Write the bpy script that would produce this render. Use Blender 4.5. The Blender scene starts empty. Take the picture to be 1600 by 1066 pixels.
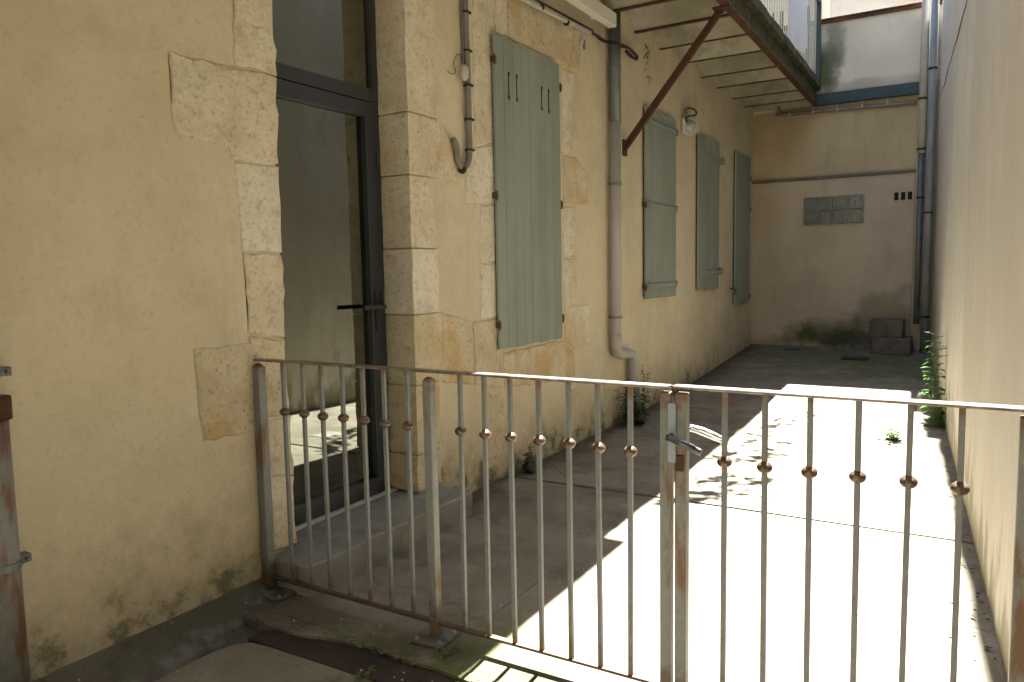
import bpy, bmesh, math, random
from mathutils import Vector, Matrix, noise
from mathutils.geometry import delaunay_2d_cdt
random.seed(11)
scn = bpy.context.scene
C = scn.collection

# ------------------------------------------------------------------ camera, light, exposure
EYE = 1.4
yaw, pitch, roll = math.radians(31.043), math.radians(-5.434), math.radians(-1.1023)
fw = Vector((-math.sin(yaw)*math.cos(pitch), math.cos(yaw)*math.cos(pitch), math.sin(pitch)))
r0 = Vector((math.cos(yaw), math.sin(yaw), 0)); u0 = r0.cross(fw)
cr = r0*math.cos(roll) + u0*math.sin(roll); cu = -r0*math.sin(roll) + u0*math.cos(roll)
cam = bpy.data.objects.new('camera', bpy.data.cameras.new('camera')); C.objects.link(cam)
M3 = Matrix((cr, cu, -fw)).transposed()
cam.matrix_world = Matrix.Translation((0, 0, EYE)) @ M3.to_4x4()
cam.data.sensor_width = 36; cam.data.lens = 1182.02/1600*36
cam.data.clip_start = 0.05; cam.data.clip_end = 500
scn.camera = cam

SUN_EL, SUN_AZ = math.radians(61), math.radians(-3.0)      # azimuth measured from +Y towards +X
w = bpy.data.worlds.new('World'); scn.world = w; w.use_nodes = True
nt = w.node_tree; bg = nt.nodes['Background']
sky = nt.nodes.new('ShaderNodeTexSky'); sky.sky_type = 'NISHITA'; sky.sun_disc = False
sky.sun_elevation = SUN_EL; sky.sun_rotation = SUN_AZ
nt.links.new(sky.outputs[0], bg.inputs[0]); bg.inputs[1].default_value = 0.06
sl = bpy.data.lights.new('sun', 'SUN'); sl.energy = 5.0; sl.angle = math.radians(0.5); sl.color = (1, .982, .955)
so = bpy.data.objects.new('sun', sl); C.objects.link(so)
sd = Vector((math.sin(SUN_AZ)*math.cos(SUN_EL), math.cos(SUN_AZ)*math.cos(SUN_EL), math.sin(SUN_EL)))
so.rotation_euler = sd.to_track_quat('Z', 'Y').to_euler(); so.location = (0, 6, 12)
scn.view_settings.view_transform = 'Standard'; scn.view_settings.look = 'None'
scn.view_settings.gamma = 1; scn.view_settings.use_curve_mapping = False
scn.view_settings.exposure = 3.5
scn.render.engine = 'CYCLES'
scn.cycles.max_bounces = 10; scn.cycles.diffuse_bounces = 6

# ------------------------------------------------------------------ materials
class NT:
    def __init__(s, name, rough=.85, metal=0.0, spec=.3):
        s.m = bpy.data.materials.new(name); s.m.use_nodes = True; s.t = s.m.node_tree
        s.b = s.t.nodes['Principled BSDF']
        s.b.inputs['Roughness'].default_value = rough; s.b.inputs['Metallic'].default_value = metal
        s.b.inputs['Specular IOR Level'].default_value = spec
        s.pos = s.t.nodes.new('ShaderNodeNewGeometry').outputs['Position']; s.h = None
        s.sep = s.t.nodes.new('ShaderNodeSeparateXYZ'); s.t.links.new(s.pos, s.sep.inputs[0])
    def put(s, sock, v):
        if isinstance(v, bpy.types.NodeSocket): s.t.links.new(v, sock)
        elif isinstance(v, tuple) and len(v) == 3 and sock.type == 'RGBA': sock.default_value = (*v, 1)
        else: sock.default_value = v
    def noise(s, scale, detail=4, rough=.55, stretch=(1, 1, 1), off=0.0, dist=0.0):
        mp = s.t.nodes.new('ShaderNodeMapping'); s.t.links.new(s.pos, mp.inputs[0])
        mp.inputs['Scale'].default_value = stretch; mp.inputs['Location'].default_value = (off, off*.7, off*1.3)
        n = s.t.nodes.new('ShaderNodeTexNoise'); s.t.links.new(mp.outputs[0], n.inputs['Vector'])
        n.inputs['Scale'].default_value = scale; n.inputs['Detail'].default_value = detail
        n.inputs['Roughness'].default_value = rough; n.inputs['Distortion'].default_value = dist
        return n.outputs['Fac']
    def voro(s, scale, feature='F1', stretch=(1, 1, 1), rnd=1.0):
        mp = s.t.nodes.new('ShaderNodeMapping'); s.t.links.new(s.pos, mp.inputs[0]); mp.inputs['Scale'].default_value = stretch
        n = s.t.nodes.new('ShaderNodeTexVoronoi'); s.t.links.new(mp.outputs[0], n.inputs['Vector'])
        n.feature = feature; n.inputs['Scale'].default_value = scale; n.inputs['Randomness'].default_value = rnd
        return n.outputs['Distance']
    def ramp(s, f, a, b, lo=0.0, hi=1.0):
        n = s.t.nodes.new('ShaderNodeMapRange'); s.put(n.inputs[0], f); n.interpolation_type = 'SMOOTHSTEP'
        for i, v in zip((1, 2, 3, 4), (a, b, lo, hi)): n.inputs[i].default_value = v
        return n.outputs[0]
    def mul(s, a, b, op='MULTIPLY'):
        n = s.t.nodes.new('ShaderNodeMath'); n.operation = op; s.put(n.inputs[0], a); s.put(n.inputs[1], b); return n.outputs[0]
    def mix(s, f, a, b):
        n = s.t.nodes.new('ShaderNodeMix'); n.data_type = 'RGBA'
        s.put(n.inputs[0], f); s.put(n.inputs[6], a); s.put(n.inputs[7], b); return n.outputs[2]
    def rnd(s):
        return s.t.nodes.new('ShaderNodeObjectInfo').outputs['Random']
    def color(s, c): s.put(s.b.inputs['Base Color'], c); return s
    def bump(s, h, strength=.5, dist=.01):
        n = s.t.nodes.new('ShaderNodeBump'); n.inputs['Strength'].default_value = strength; n.inputs['Distance'].default_value = dist
        s.put(n.inputs['Height'], h)
        if s.h: s.t.links.new(s.h, n.inputs['Normal'])
        s.h = n.outputs[0]; s.t.links.new(s.h, s.b.inputs['Normal']); return s

def plaster():
    s = NT('ochre lime render')
    c = s.mix(s.ramp(s.noise(1.1, 5), .35, .68), (.603, .526, .373), (.528, .455, .312))
    c = s.mix(s.ramp(s.noise(5, 5, off=3), .45, .75, 0, .45), c, (.45, .37, .245))
    c = s.mix(s.ramp(s.noise(2.2, 4, stretch=(3, 3, .45), off=9), .55, .8, 0, .45), c, (.44, .365, .25))
    c = s.mix(s.ramp(s.noise(38, 5, .75), .50, .72, 0, .42), c, (.38, .31, .19))
    c = s.mix(s.ramp(s.noise(11, 6, .7, off=15), .52, .70, 0, .35), c, (.64, .56, .40))
    c = s.mix(s.ramp(s.noise(24, 5, .7, off=5), .66, .74, 0, .4), c, (.30, .235, .15))
    d = s.mul(s.sep.outputs[2], s.ramp(s.noise(4.5, 7, .72, off=2), .3, .72, -.26, .26), 'ADD')
    c = s.mix(s.ramp(d, -.05, .45, .55, 0), c, (.26, .225, .135))
    c = s.mix(s.ramp(d, -.12, .10, .8, 0), c, (.10, .10, .055))
    s.color(c); s.bump(s.noise(3.2, 3), .6, .04); s.bump(s.noise(14, 5, .65), .6, .012); s.bump(s.noise(110, 4, .7), .38, .003); return s.m
def stone(name, a, b, ochre=.5, pits=.6):
    s = NT(name, .9)
    c = s.mix(s.ramp(s.noise(5, 5, off=1.7), .35, .65), a, b)
    c = s.mix(s.mul(s.ramp(s.noise(3.1, 5, off=6), .5, .68), ochre), c, (.52, .34, .14))
    c = s.mix(s.ramp(s.noise(14, 6, .75, off=4), .50, .68, 0, .6), c, (.36, .30, .20))
    c = s.mix(s.ramp(s.noise(45, 5, .75, off=14), .52, .66, 0, .6), c, (.30, .24, .15))
    c = s.mix(s.mul(s.rnd(), .22), c, (.45, .38, .26))
    pit = s.mul(s.ramp(s.mul(s.voro(26), s.noise(16, 3, off=8)), .03, .12, 1, 0), s.ramp(s.rnd(), .1, .8, .3, 1.6))
    c = s.mix(s.mul(pit, .5*pits), c, (.20, .15, .09))
    s.color(c); s.bump(s.noise(26, 6, .66, (1, 1, 1.0), dist=.4), .8, .010)
    s.bump(s.ramp(s.voro(26), .05, .3), .35*pits, .006); s.bump(s.noise(120, 3), .3, .002); return s.m
def side_wall():
    s = NT('streaked grey beige render')
    c = s.mix(s.ramp(s.noise(1.3, 4), .35, .65), (.65, .61, .53), (.58, .545, .47))
    c = s.mix(s.ramp(s.noise(5, 6, .7, (1, 1, .4), 3), .42, .72, 0, .55), c, (.47, .43, .35))
    c = s.mix(s.ramp(s.noise(9, 5, .7, (1, 1, .6), 7), .5, .75, 0, .4), c, (.42, .38, .31))
    c = s.mix(s.ramp(s.noise(2.4, 5, .6, (1, 1, .35), 5), .5, .7, 0, .4), c, (.68, .63, .53))
    c = s.mix(s.ramp(s.noise(40, 5, .75, (1, 1, .5), 2), .5, .72, 0, .45), c, (.44, .40, .32))
    c = s.mix(s.ramp(s.noise(.8, 5, .65, (1, 1, .6), 22), .5, .62, 0, .45), c, (.50, .46, .38))
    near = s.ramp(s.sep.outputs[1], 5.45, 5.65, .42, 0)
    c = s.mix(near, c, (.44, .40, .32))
    d = s.mul(s.sep.outputs[2], s.ramp(s.noise(6, 5, .6, (1, 1, .35), 4), .25, .8, -.35, .35), 'ADD')
    c = s.mix(s.ramp(d, .0, .35, .75, 0), c, (.20, .175, .09))
    s.color(c); s.bump(s.noise(2.5, 3, stretch=(1, 1, .3)), .5, .03); s.bump(s.noise(60, 4, .7), .35, .004); return s.m
def end_render(name, a, b, mossy):
    s = NT(name)
    c = s.mix(s.ramp(s.noise(1.6, 5), .35, .68), a, b)
    c = s.mix(s.ramp(s.noise(5, 4, .6, (1, 1, .2), 3), .5, .75, 0, .4), c, tuple(x*.7 for x in b))
    for (cx, cz, rx, rz, col, amt) in mossy:
        dx = s.mul(s.mul(s.sep.outputs[0], -cx, 'ADD'), 1/rx); dz = s.mul(s.mul(s.sep.outputs[2], -cz, 'ADD'), 1/rz)
        dd = s.mul(s.mul(dx, dx), s.mul(dz, dz), 'ADD')
        dd = s.mul(dd, s.ramp(s.noise(3.5, 5, .6, off=2), .25, .75, -.5, .5), 'ADD')
        c = s.mix(s.ramp(dd, .0, 1.3, amt, 0), c, col)
    s.color(c); s.bump(s.noise(5, 4), .4, .015); s.bump(s.noise(80, 3), .3, .003); return s.m
def concrete(name, a, b, moss=True, wet=False, cracks=True):
    s = NT(name, .8 if wet else .9)
    c = s.mix(s.ramp(s.noise(1.7, 6, .6), .35, .66), a, b)
    c = s.mix(s.ramp(s.noise(4.2, 6, .65, (1, 1.0, 1), 3, .6), .5, .72, 0, .6), c, tuple(x*.55 for x in b))
    c = s.mix(s.ramp(s.noise(34, 4, .7), .55, .75, 0, .5), c, tuple(x*.6 for x in b))
    c = s.mix(s.ramp(s.noise(60, 2, off=4), .71, .75, 0, .75), c, (.55, .52, .46))
    c = s.mix(s.ramp(s.noise(2.6, 5, off=12), .55, .7, 0, .4), c, (.13, .105, .065))
    c = s.mix(s.ramp(s.noise(3.4, 6, .65, off=52), .54, .68, 0, .45), c, (.27, .265, .225))
    cr_ = s.ramp(s.voro(.9, 'DISTANCE_TO_EDGE'), .0, .006, .75, 0)
    cr_ = s.mul(cr_, s.ramp(s.noise(1.4, 2, off=8), .45, .6))
    if cracks: c = s.mix(cr_, c, (.07, .06, .05))
    if moss:
        for (cx, cy, rx, ry, amt) in ((-1.45, 2.25, .32, .42, .6), (-.75, 9.9, .7, .9, .75), (-2.0, 10.5, 1.0, .6, .5), (-1.8, 2.05, .5, .12, .5), (-1.5, 2.0, .5, .25, .5), (-.6, 7.4, .5, .5, .25), (-1.1, 5.2, .3, .9, .2)):
            dx = s.mul(s.mul(s.sep.outputs[0], -cx, 'ADD'), 1/rx); dy = s.mul(s.mul(s.sep.outputs[1], -cy, 'ADD'), 1/ry)
            dd = s.mul(s.mul(s.mul(dx, dx), s.mul(dy, dy), 'ADD'), s.ramp(s.noise(7, 6, .7, off=2), .3, .7, -.8, .8), 'ADD')
            c = s.mix(s.ramp(dd, .1, 1.2, amt, 0), c, (.095, .115, .035))
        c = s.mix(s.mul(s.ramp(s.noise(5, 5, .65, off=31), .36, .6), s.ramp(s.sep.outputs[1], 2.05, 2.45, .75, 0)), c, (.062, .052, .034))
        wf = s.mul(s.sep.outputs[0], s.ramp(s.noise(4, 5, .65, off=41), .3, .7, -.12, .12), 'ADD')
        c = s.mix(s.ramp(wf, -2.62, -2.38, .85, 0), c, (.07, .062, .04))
    s.color(c); s.bump(s.noise(6, 5), .4, .015); s.bump(s.noise(70, 5, .75), .5, .004); 
    if cracks: s.bump(s.mul(cr_, -1), .6, .006)
    return s.m
def painted(name, col, rustc=(.16, .08, .04), amt=.5, rough=.5, sc=14, zrust=0):
    s = NT(name, rough, 0, .4)
    c = s.mix(s.ramp(s.noise(30, 4), .4, .7, 0, .5), col, tuple(x*.72 for x in col))
    f = s.ramp(s.noise(sc, 6, .65, (1, 1, .28), 5), .66-.16*amt, .74-.12*amt)
    c = s.mix(f, c, rustc)
    c = s.mix(s.ramp(s.noise(40, 4, .7, (1, 1, .3)), .62, .74, 0, .6), c, (.40, .25, .12))
    if zrust:
        c = s.mix(s.ramp(s.mul(s.sep.outputs[2], s.ramp(s.noise(20, 3), .3, .7, -.03, .03), 'ADD'), zrust, zrust+.05, 0, .9), c, rustc)
        c = s.mix(s.ramp(s.mul(s.sep.outputs[2], s.ramp(s.noise(20, 3), .3, .7, -.03, .03), 'ADD'), .08, .16, .8, 0), c, tuple(x*.7 for x in rustc))
    s.color(c); s.bump(s.mul(f, s.noise(80, 3)), .5, .002); s.bump(s.noise(60, 3), .15, .001); return s.m
def plain(name, a, b, sc=8, rough=.6, metal=0.0, bump=.2, stretch=(1, 1, 1), spec=.3, bsc=60, bd=.002):
    s = NT(name, rough, metal, spec)
    c = s.mix(s.ramp(s.noise(sc, 5, .6, stretch, 2), .35, .68), a, b)
    s.color(c); s.bump(s.noise(bsc, 4, .6, stretch), bump, bd); return s.m
def wood_paint():
    s = NT('sage green shutter paint', .62, 0, .35)
    c = s.mix(s.ramp(s.noise(3, 4, .6, (1, 1, .3)), .35, .65), (.232, .262, .218), (.202, .230, .190))
    c = s.mix(s.ramp(s.noise(35, 4, .6, (1, 1, .04), 3), .55, .72, 0, .45), c, (.185, .215, .18))
    c = s.mix(s.mul(s.rnd(), .25), c, (.29, .33, .285))
    c = s.mix(s.ramp(s.noise(22, 6, .75, (1, 1, .25), 9), .60, .70, 0, .5), c, (.14, .14, .105))
    c = s.mix(s.ramp(s.noise(1.6, 4, .6, (1, 1, .5), 19), .45, .7, 0, .4), c, (.32, .345, .29))
    s.color(c); s.bump(s.noise(40, 4, .6, (1, 1, .05)), .45, .003); return s.m
def leafm(name, a, b):
    s = NT(name, .5, 0, .35)
    c = s.mix(s.ramp(s.noise(9, 3), .35, .65), a, b); s.color(c)
    tr = s.t.nodes.new('ShaderNodeBsdfTranslucent'); s.put(tr.inputs[0], tuple(min(1, x*1.7) for x in a))
    mx = s.t.nodes.new('ShaderNodeMixShader'); mx.inputs[0].default_value = .3
    s.t.links.new(s.b.outputs[0], mx.inputs[1]); s.t.links.new(tr.outputs[0], mx.inputs[2])
    s.t.links.new(mx.outputs[0], s.t.nodes['Material Output'].inputs[0]); return s.m
def glass():
    m = bpy.data.materials.new('insulating glass'); m.use_nodes = True; t = m.node_tree; t.nodes.clear()
    o = t.nodes.new('ShaderNodeOutputMaterial'); mx = t.nodes.new('ShaderNodeMixShader')
    g = t.nodes.new('ShaderNodeBsdfGlossy'); g.inputs['Roughness'].default_value = .004; g.inputs['Color'].default_value = (.90, .93, .84, 1)
    tr = t.nodes.new('ShaderNodeBsdfTransparent'); tr.inputs[0].default_value = (.22, .23, .20, 1)
    fr = t.nodes.new('ShaderNodeFresnel'); fr.inputs[0].default_value = 1.75
    ad = t.nodes.new('ShaderNodeMath'); ad.operation = 'MULTIPLY_ADD'; ad.inputs[1].default_value = 1.3; ad.inputs[2].default_value = .13
    n = t.nodes.new('ShaderNodeTexNoise'); n.inputs['Scale'].default_value = 2.2; n.inputs['Detail'].default_value = 1
    b = t.nodes.new('ShaderNodeBump'); b.inputs['Strength'].default_value = .12; b.inputs['Distance'].default_value = .004
    t.links.new(n.outputs[0], b.inputs['Height']); t.links.new(b.outputs[0], g.inputs['Normal'])
    t.links.new(fr.outputs[0], ad.inputs[0]); t.links.new(ad.outputs[0], mx.inputs[0])
    t.links.new(tr.outputs[0], mx.inputs[1]); t.links.new(g.outputs[0], mx.inputs[2]); t.links.new(mx.outputs[0], o.inputs[0]); return m

MAT = dict(
    plaster=plaster(), stone=stone('weathered limestone', (.68, .62, .48), (.58, .51, .375), .45, .7),
    stone_pale=stone('pale dressed limestone', (.72, .67, .55), (.63, .58, .46), .12, .25),
    stone_rough=stone('rough ochre limestone', (.62, .54, .38), (.51, .43, .28), .8, .9),
    mortar=plain('grey brown mortar', (.40, .33, .22), (.47, .40, .28), 20, .95, bump=.6, bd=.004),
    side=side_wall(),
    end_low=end_render('lower end wall render', (.49, .405, .29), (.42, .345, .245), ((-1.55, .42, .62, .28, (.07, .075, .025), .95), (-1.1, .36, .75, .16, (.06, .055, .035), .8), (-.8, .6, .55, .5, (.14, .12, .085), .6), (-2.4, .2, .7, .2, (.15, .12, .08), .5))),
    end_mid=end_render('upper ochre end render', (.46, .375, .235), (.40, .32, .195), ()),
    end_up=end_render('parapet render', (.64, .59, .50), (.55, .505, .425), ((-1.72, 3.95, .2, .42, (.075, .085, .03), .95), (-1.6, 4.3, .14, .5, (.14, .14, .11), .75), (-1.2, 3.7, .8, .1, (.2, .18, .13), .5))),
    back=end_render('whitish back wall render', (.60, .57, .51), (.52, .49, .43), ()),
    conc=concrete('worn courtyard concrete', (.212, .188, .142), (.140, .122, .088)),
    conc2=concrete('pale rough foreground concrete', (.205, .188, .142), (.125, .113, .080), False, False, False),
    gutter=concrete('dark damp gutter concrete', (.13, .122, .10), (.072, .067, .053), False, True),
    fillet=concrete('old cement fillet', (.15, .138, .10), (.085, .078, .054), False, True),
    step=concrete('grey stone step', (.27, .262, .228), (.195, .188, .16), False),
    plate=plain('rusty dark steel plate', (.060, .043, .034), (.036, .030, .026), 9, .6, .5, .4),
    paint=painted('flaking pale grey paint', (.165, .175, .176), amt=.18, zrust=.98),
    balpaint=painted('pale balcony bar paint', (.42, .43, .41), amt=.1),
    post=painted('rust streaked grey post paint', (.185, .195, .185), (.14, .08, .04), amt=.72, sc=9, zrust=.96),
    oldpipe=painted('rusting grey pipe paint', (.20, .20, .18), (.14, .065, .03), amt=1.0, sc=7),
    rail=plain('bare brown steel handrail', (.15, .12, .10), (.27, .235, .20), 22, .40, .5, .2, spec=.5),
    ball=plain('rust brown steel ball', (.085, .055, .035), (.17, .12, .085), 60, .38, .5, .4, spec=.5),
    rust=plain('red brown rusted steel', (.095, .040, .023), (.055, .028, .018), 20, .75, .2, .5, bd=.003),
    rustbeam=plain('flaking rusted beam', (.14, .055, .025), (.055, .035, .024), 7, .8, .2, .6, bd=.006),
    mossy=plain('mossy blackened slab edge', (.10, .10, .045), (.045, .035, .022), 9, .95, 0, .8, bd=.01, bsc=25),
    teal=painted('dark teal beam paint', (.018, .048, .054), (.02, .022, .02), .35, .5),
    tealrail=painted('dark green grey post paint', (.04, .06, .06), (.03, .03, .02), .3, .5),
    vault=concrete('limewashed vault', (.40, .375, .285), (.25, .23, .165), False, False, False),
    blockm=plain('dingy brown cement block', (.15, .13, .10), (.10, .088, .068), 7, .95, bump=.6, bd=.005),
    litter=plain('dry brown leaves', (.14, .095, .05), (.09, .065, .035), 12, .9),
    soil=plain('dark soil in the joints', (.085, .072, .052), (.06, .05, .036), 30, .95, bump=.6),
    plate2=plain('dull brown steel', (.10, .065, .045), (.06, .045, .036), 16, .6, .3, .4),
    ledge=plain('grey brown ledge', (.17, .15, .12), (.12, .105, .08), 6, .9),
    zinc=plain('weathered zinc pipe', (.17, .185, .185), (.125, .135, .14), 9, .5, .3, .1, (1, 1, .3)),
    pvc=plain('grey plastic pipe', (.40, .38, .365), (.34, .325, .31), 7, .45, 0, .05, (1, 1, .2)),
    bluepipe=plain('blue grey cast pipe', (.22, .235, .25), (.29, .30, .31), 12, .5, .1, .2, (1, 1, .25)),
    conduit=plain('grey plastic conduit', (.21, .19, .17), (.17, .155, .14), 10, .5),
    conduit_pale=plain('pale plastic conduit', (.50, .47, .42), (.42, .39, .35), 10, .5),
    black=plain('black cable sheath', (.02, .018, .017), (.035, .032, .03), 20, .6),
    iron=plain('brown iron hinge', (.075, .05, .04), (.14, .07, .045), 30, .65, .3, .3),
    green=wood_paint(), slot=plain('dark shutter slot', (.01, .01, .009), (.014, .014, .012), 9, .9),
    anth=plain('anthracite aluminium', (.030, .034, .041), (.026, .029, .036), 9, .42, .0, .05, spec=.5),
    dark=plain('dark interior plaster', (.16, .15, .12), (.12, .11, .09), 2, .9),
    white=plain('white lacquered box', (.74, .71, .64), (.68, .65, .58), 5, .5),
    cloth=plain('white laundry cloth', (.80, .79, .80), (.74, .73, .74), 5, .9, 0, .3),
    chrome=plain('satin chrome lever', (.62, .63, .65), (.55, .56, .58), 9, .16, 1, .03, spec=.5),
    darksteel=plain('dark worn steel lever', (.12, .125, .13), (.07, .075, .08), 20, .3, .8, .1, spec=.5),
    lockplate=plain('zinc plated lock case', (.27, .31, .35), (.22, .25, .28), 14, .42, .4, .1),
    lamp=plain('white lamp housing', (.6, .58, .53), (.5, .48, .43), 9, .4),
    lampglass=plain('frosted lamp glass', (.42, .43, .40), (.33, .34, .32), 40, .15, 0, .3, spec=.6),
    block=plain('greenish glass block', (.06, .07, .058), (.10, .115, .095), 5, .12, 0, .6, spec=.7, bsc=26, bd=.01),
    leaf=leafm('weed leaf', (.075, .15, .035), (.11, .20, .055)), leafd=leafm('dark weed leaf', (.030, .065, .020), (.05, .10, .03)),
    stem=plain('plant stem', (.10, .12, .05), (.13, .12, .06), 20, .7),
    asphalt=plain('dark base ground', (.06, .055, .05), (.045, .042, .038), 4, .95),
    roof=plain('clay roof tiles', (.32, .16, .09), (.24, .12, .07), 4, .9), glass=glass())

# ------------------------------------------------------------------ object helpers
WL = {}
def link(o, parent, org):
    C.objects.link(o)
    if parent is not None: o.parent = parent; o.location = Vector(org) - WL[parent.name]
    else: o.location = org
    WL[o.name] = Vector(org)
def obj(name, bm, mat, parent=None, smooth=False, kind=None):
    vs = [v.co for v in bm.verts]
    lo = Vector([min(v[i] for v in vs) for i in range(3)]); hi = Vector([max(v[i] for v in vs) for i in range(3)])
    org = Vector(((lo.x+hi.x)/2, (lo.y+hi.y)/2, lo.z))
    bmesh.ops.translate(bm, verts=bm.verts, vec=-org)
    bmesh.ops.recalc_face_normals(bm, faces=bm.faces)
    me = bpy.data.meshes.new(name); bm.to_mesh(me); bm.free(); me.materials.append(MAT[mat])
    if smooth: me.polygons.foreach_set('use_smooth', [True]*len(me.polygons))
    o = bpy.data.objects.new(name, me); link(o, parent, org)
    if kind: o['kind'] = kind
    return o
def again(o, parent, d, label=None):
    c = o.copy(); C.objects.link(c)
    if parent is not None: c.parent = parent
    c.location = o.location + Vector(d); return c
def thing(name, label, cat, loc, group=None):
    o = bpy.data.objects.new(name, None); o.empty_display_size = .1; link(o, None, loc)
    o['label'] = label; o['category'] = cat
    if group: o['group'] = group
    return o
def tag(o, label, cat, group=None):
    o['label'] = label; o['category'] = cat
    if group: o['group'] = group
    return o
def box(bm, x0, x1, y0, y1, z0, z1, bev=0.0, cuts=0):
    r = bmesh.ops.create_cube(bm, size=1)['verts']
    for v in r:
        v.co = Vector((x0+(v.co.x+.5)*(x1-x0), y0+(v.co.y+.5)*(y1-y0), z0+(v.co.z+.5)*(z1-z0)))
    if bev:
        es = list({e for v in r for e in v.link_edges})
        bmesh.ops.bevel(bm, geom=es, offset=bev, segments=1, affect='EDGES')
    return r
def B(*a, **k): bm = bmesh.new(); box(bm, *a, **k); return bm
def obox(bm, p0, p1, w_, h_, up=Vector((0, 0, 1)), bev=0):
    """a bar of section w_ x h_ from p0 to p1"""
    p0 = Vector(p0); p1 = Vector(p1); d = (p1-p0).normalized(); s = d.cross(up).normalized(); u = s.cross(d)
    vs = [bm.verts.new(p + s*a*w_/2 + u*b*h_/2) for p in (p0, p1) for a, b in ((-1, -1), (1, -1), (1, 1), (-1, 1))]
    for f in ((0, 1, 2, 3), (7, 6, 5, 4), (0, 4, 5, 1), (1, 5, 6, 2), (2, 6, 7, 3), (3, 7, 4, 0)):
        bm.faces.new([vs[i] for i in f])
def tube(bm, pts, r, n=10, cap=True):
    pts = [Vector(p) for p in pts]; rings = []; ref = None
    for i, p in enumerate(pts):
        d = (pts[min(i+1, len(pts)-1)] - pts[max(i-1, 0)]).normalized()
        if ref is None: ref = d.orthogonal().normalized()
        ref = (ref - d*ref.dot(d)).normalized(); s = d.cross(ref)
        rr = r[i] if isinstance(r, (list, tuple)) else r
        rings.append([bm.verts.new(p + (ref*math.cos(2*math.pi*k/n) + s*math.sin(2*math.pi*k/n))*rr) for k in range(n)])
    for a, b in zip(rings, rings[1:]):
        for k in range(n): bm.faces.new((a[k], a[(k+1) % n], b[(k+1) % n], b[k]))
    if cap: bm.faces.new(rings[0][::-1]); bm.faces.new(rings[-1])
def smoothpath(pts, k=5):
    pts = [Vector(p) for p in pts]; q = [pts[0]] + pts + [pts[-1]]; out = []
    for i in range(1, len(q)-2):
        a, b, c, d = q[i-1:i+3]
        for j in range(k):
            t = j/k
            out.append(.5*((2*b) + (c-a)*t + (2*a-5*b+4*c-d)*t*t + (3*b-a-3*c+d)*t**3))
    out.append(pts[-1]); return out
def lathe(bm, c, prof, n=14):
    c = Vector(c); rings = []
    for r, z in prof: rings.append([bm.verts.new(c + Vector((r*math.cos(2*math.pi*k/n), r*math.sin(2*math.pi*k/n), z))) for k in range(n)])
    for a, b in zip(rings, rings[1:]):
        for k in range(n): bm.faces.new((a[k], a[(k+1) % n], b[(k+1) % n], b[k]))
    bm.faces.new(rings[0][::-1]); bm.faces.new(rings[-1])
def F(y, z, X, X0=-2.65):                    # a point seen at (y, z) on the wall face, for an element whose face stands at X
    return y*X/X0, EYE + (z-EYE)*X/X0

def rough_prism(poly, x0, x1, jit=.004, step=.05, seed=0, cell=0, amp=.004):
    """a stone: outline in the wall plane (y, z), back at x0, worn face at x1 with relief"""
    rnd = random.Random(seed); out = []
    n = len(poly)
    for i in range(n):
        a = Vector(poly[i]); b = Vector(poly[(i+1) % n]); k = max(1, int((b-a).length/step))
        nrm = Vector((b.y-a.y, a.x-b.x)).normalized()
        for j in range(k):
            p = a.lerp(b, j/k)
            out.append(p + nrm*rnd.uniform(-jit, jit) + Vector((rnd.uniform(-1, 1), rnd.uniform(-1, 1)))*jit*.4)
    bm = bmesh.new(); cen = sum(out, Vector((0, 0)))/len(out)
    back = [bm.verts.new((x0, p.x, p.y)) for p in out]
    dx = (x1-x0)
    mid = [bm.verts.new((x0+dx*.72, p.x, p.y)) for p in out]
    m_ = len(out); area = sum(out[i].x*out[(i+1) % m_].y-out[(i+1) % m_].x*out[i].y for i in range(m_)); sg = 1 if area > 0 else -1
    inset = []
    for i in range(m_):
        d_ = (out[(i+1) % m_]-out[i-1]).normalized(); inset.append(out[i] + Vector((-d_.y, d_.x))*sg*.006)
    top = [bm.verts.new((x1, p.x, p.y)) for p in inset]
    m = len(out)
    for i in range(m):
        j = (i+1) % m
        bm.faces.new((back[i], back[j], mid[j], mid[i])); bm.faces.new((mid[i], mid[j], top[j], top[i]))
    if not cell:
        f = bm.faces.new(top); bmesh.ops.triangulate(bm, faces=[f]); return bm
    def inside(p, marg):
        c_ = False; dm = 9
        for i in range(m):
            a, b = inset[i], inset[(i+1) % m]
            if (a.y > p.y) != (b.y > p.y) and p.x < (b.x-a.x)*(p.y-a.y)/(b.y-a.y)+a.x: c_ = not c_
            t_ = max(0, min(1, (p-a).dot(b-a)/max((b-a).length_squared, 1e-9))); dm = min(dm, (p-a-(b-a)*t_).length)
        return c_ and dm > marg
    pts = list(inset); ly = min(p.x for p in out); hy = max(p.x for p in out); lz = min(p.y for p in out); hz = max(p.y for p in out)
    yy = ly
    while yy < hy:
        zz = lz
        while zz < hz:
            p = Vector((yy+rnd.uniform(-.3, .3)*cell, zz+rnd.uniform(-.3, .3)*cell))
            if inside(p, cell*.45): pts.append(p)
            zz += cell
        yy += cell
    vo, _, fo, ov, _, _ = delaunay_2d_cdt(pts, [(i, (i+1) % m) for i in range(m)], [], 1, 1e-5)
    vmap = []
    for k, v in enumerate(vo):
        src = ov[k][0] if ov[k] else -1
        if 0 <= src < m: vmap.append(top[src])
        else:
            q = Vector((seed*3.7, v.x, v.y))
            d_ = noise.noise(q*9)*amp*1.3 + noise.noise(q*28)*amp + rnd.uniform(-.2, .2)*amp + amp*.6
            vmap.append(bm.verts.new((x1 + d_, v.x, v.y)))
    for f in fo:
        try: bm.faces.new([vmap[i] for i in f])
        except ValueError: pass
    return bm

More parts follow.
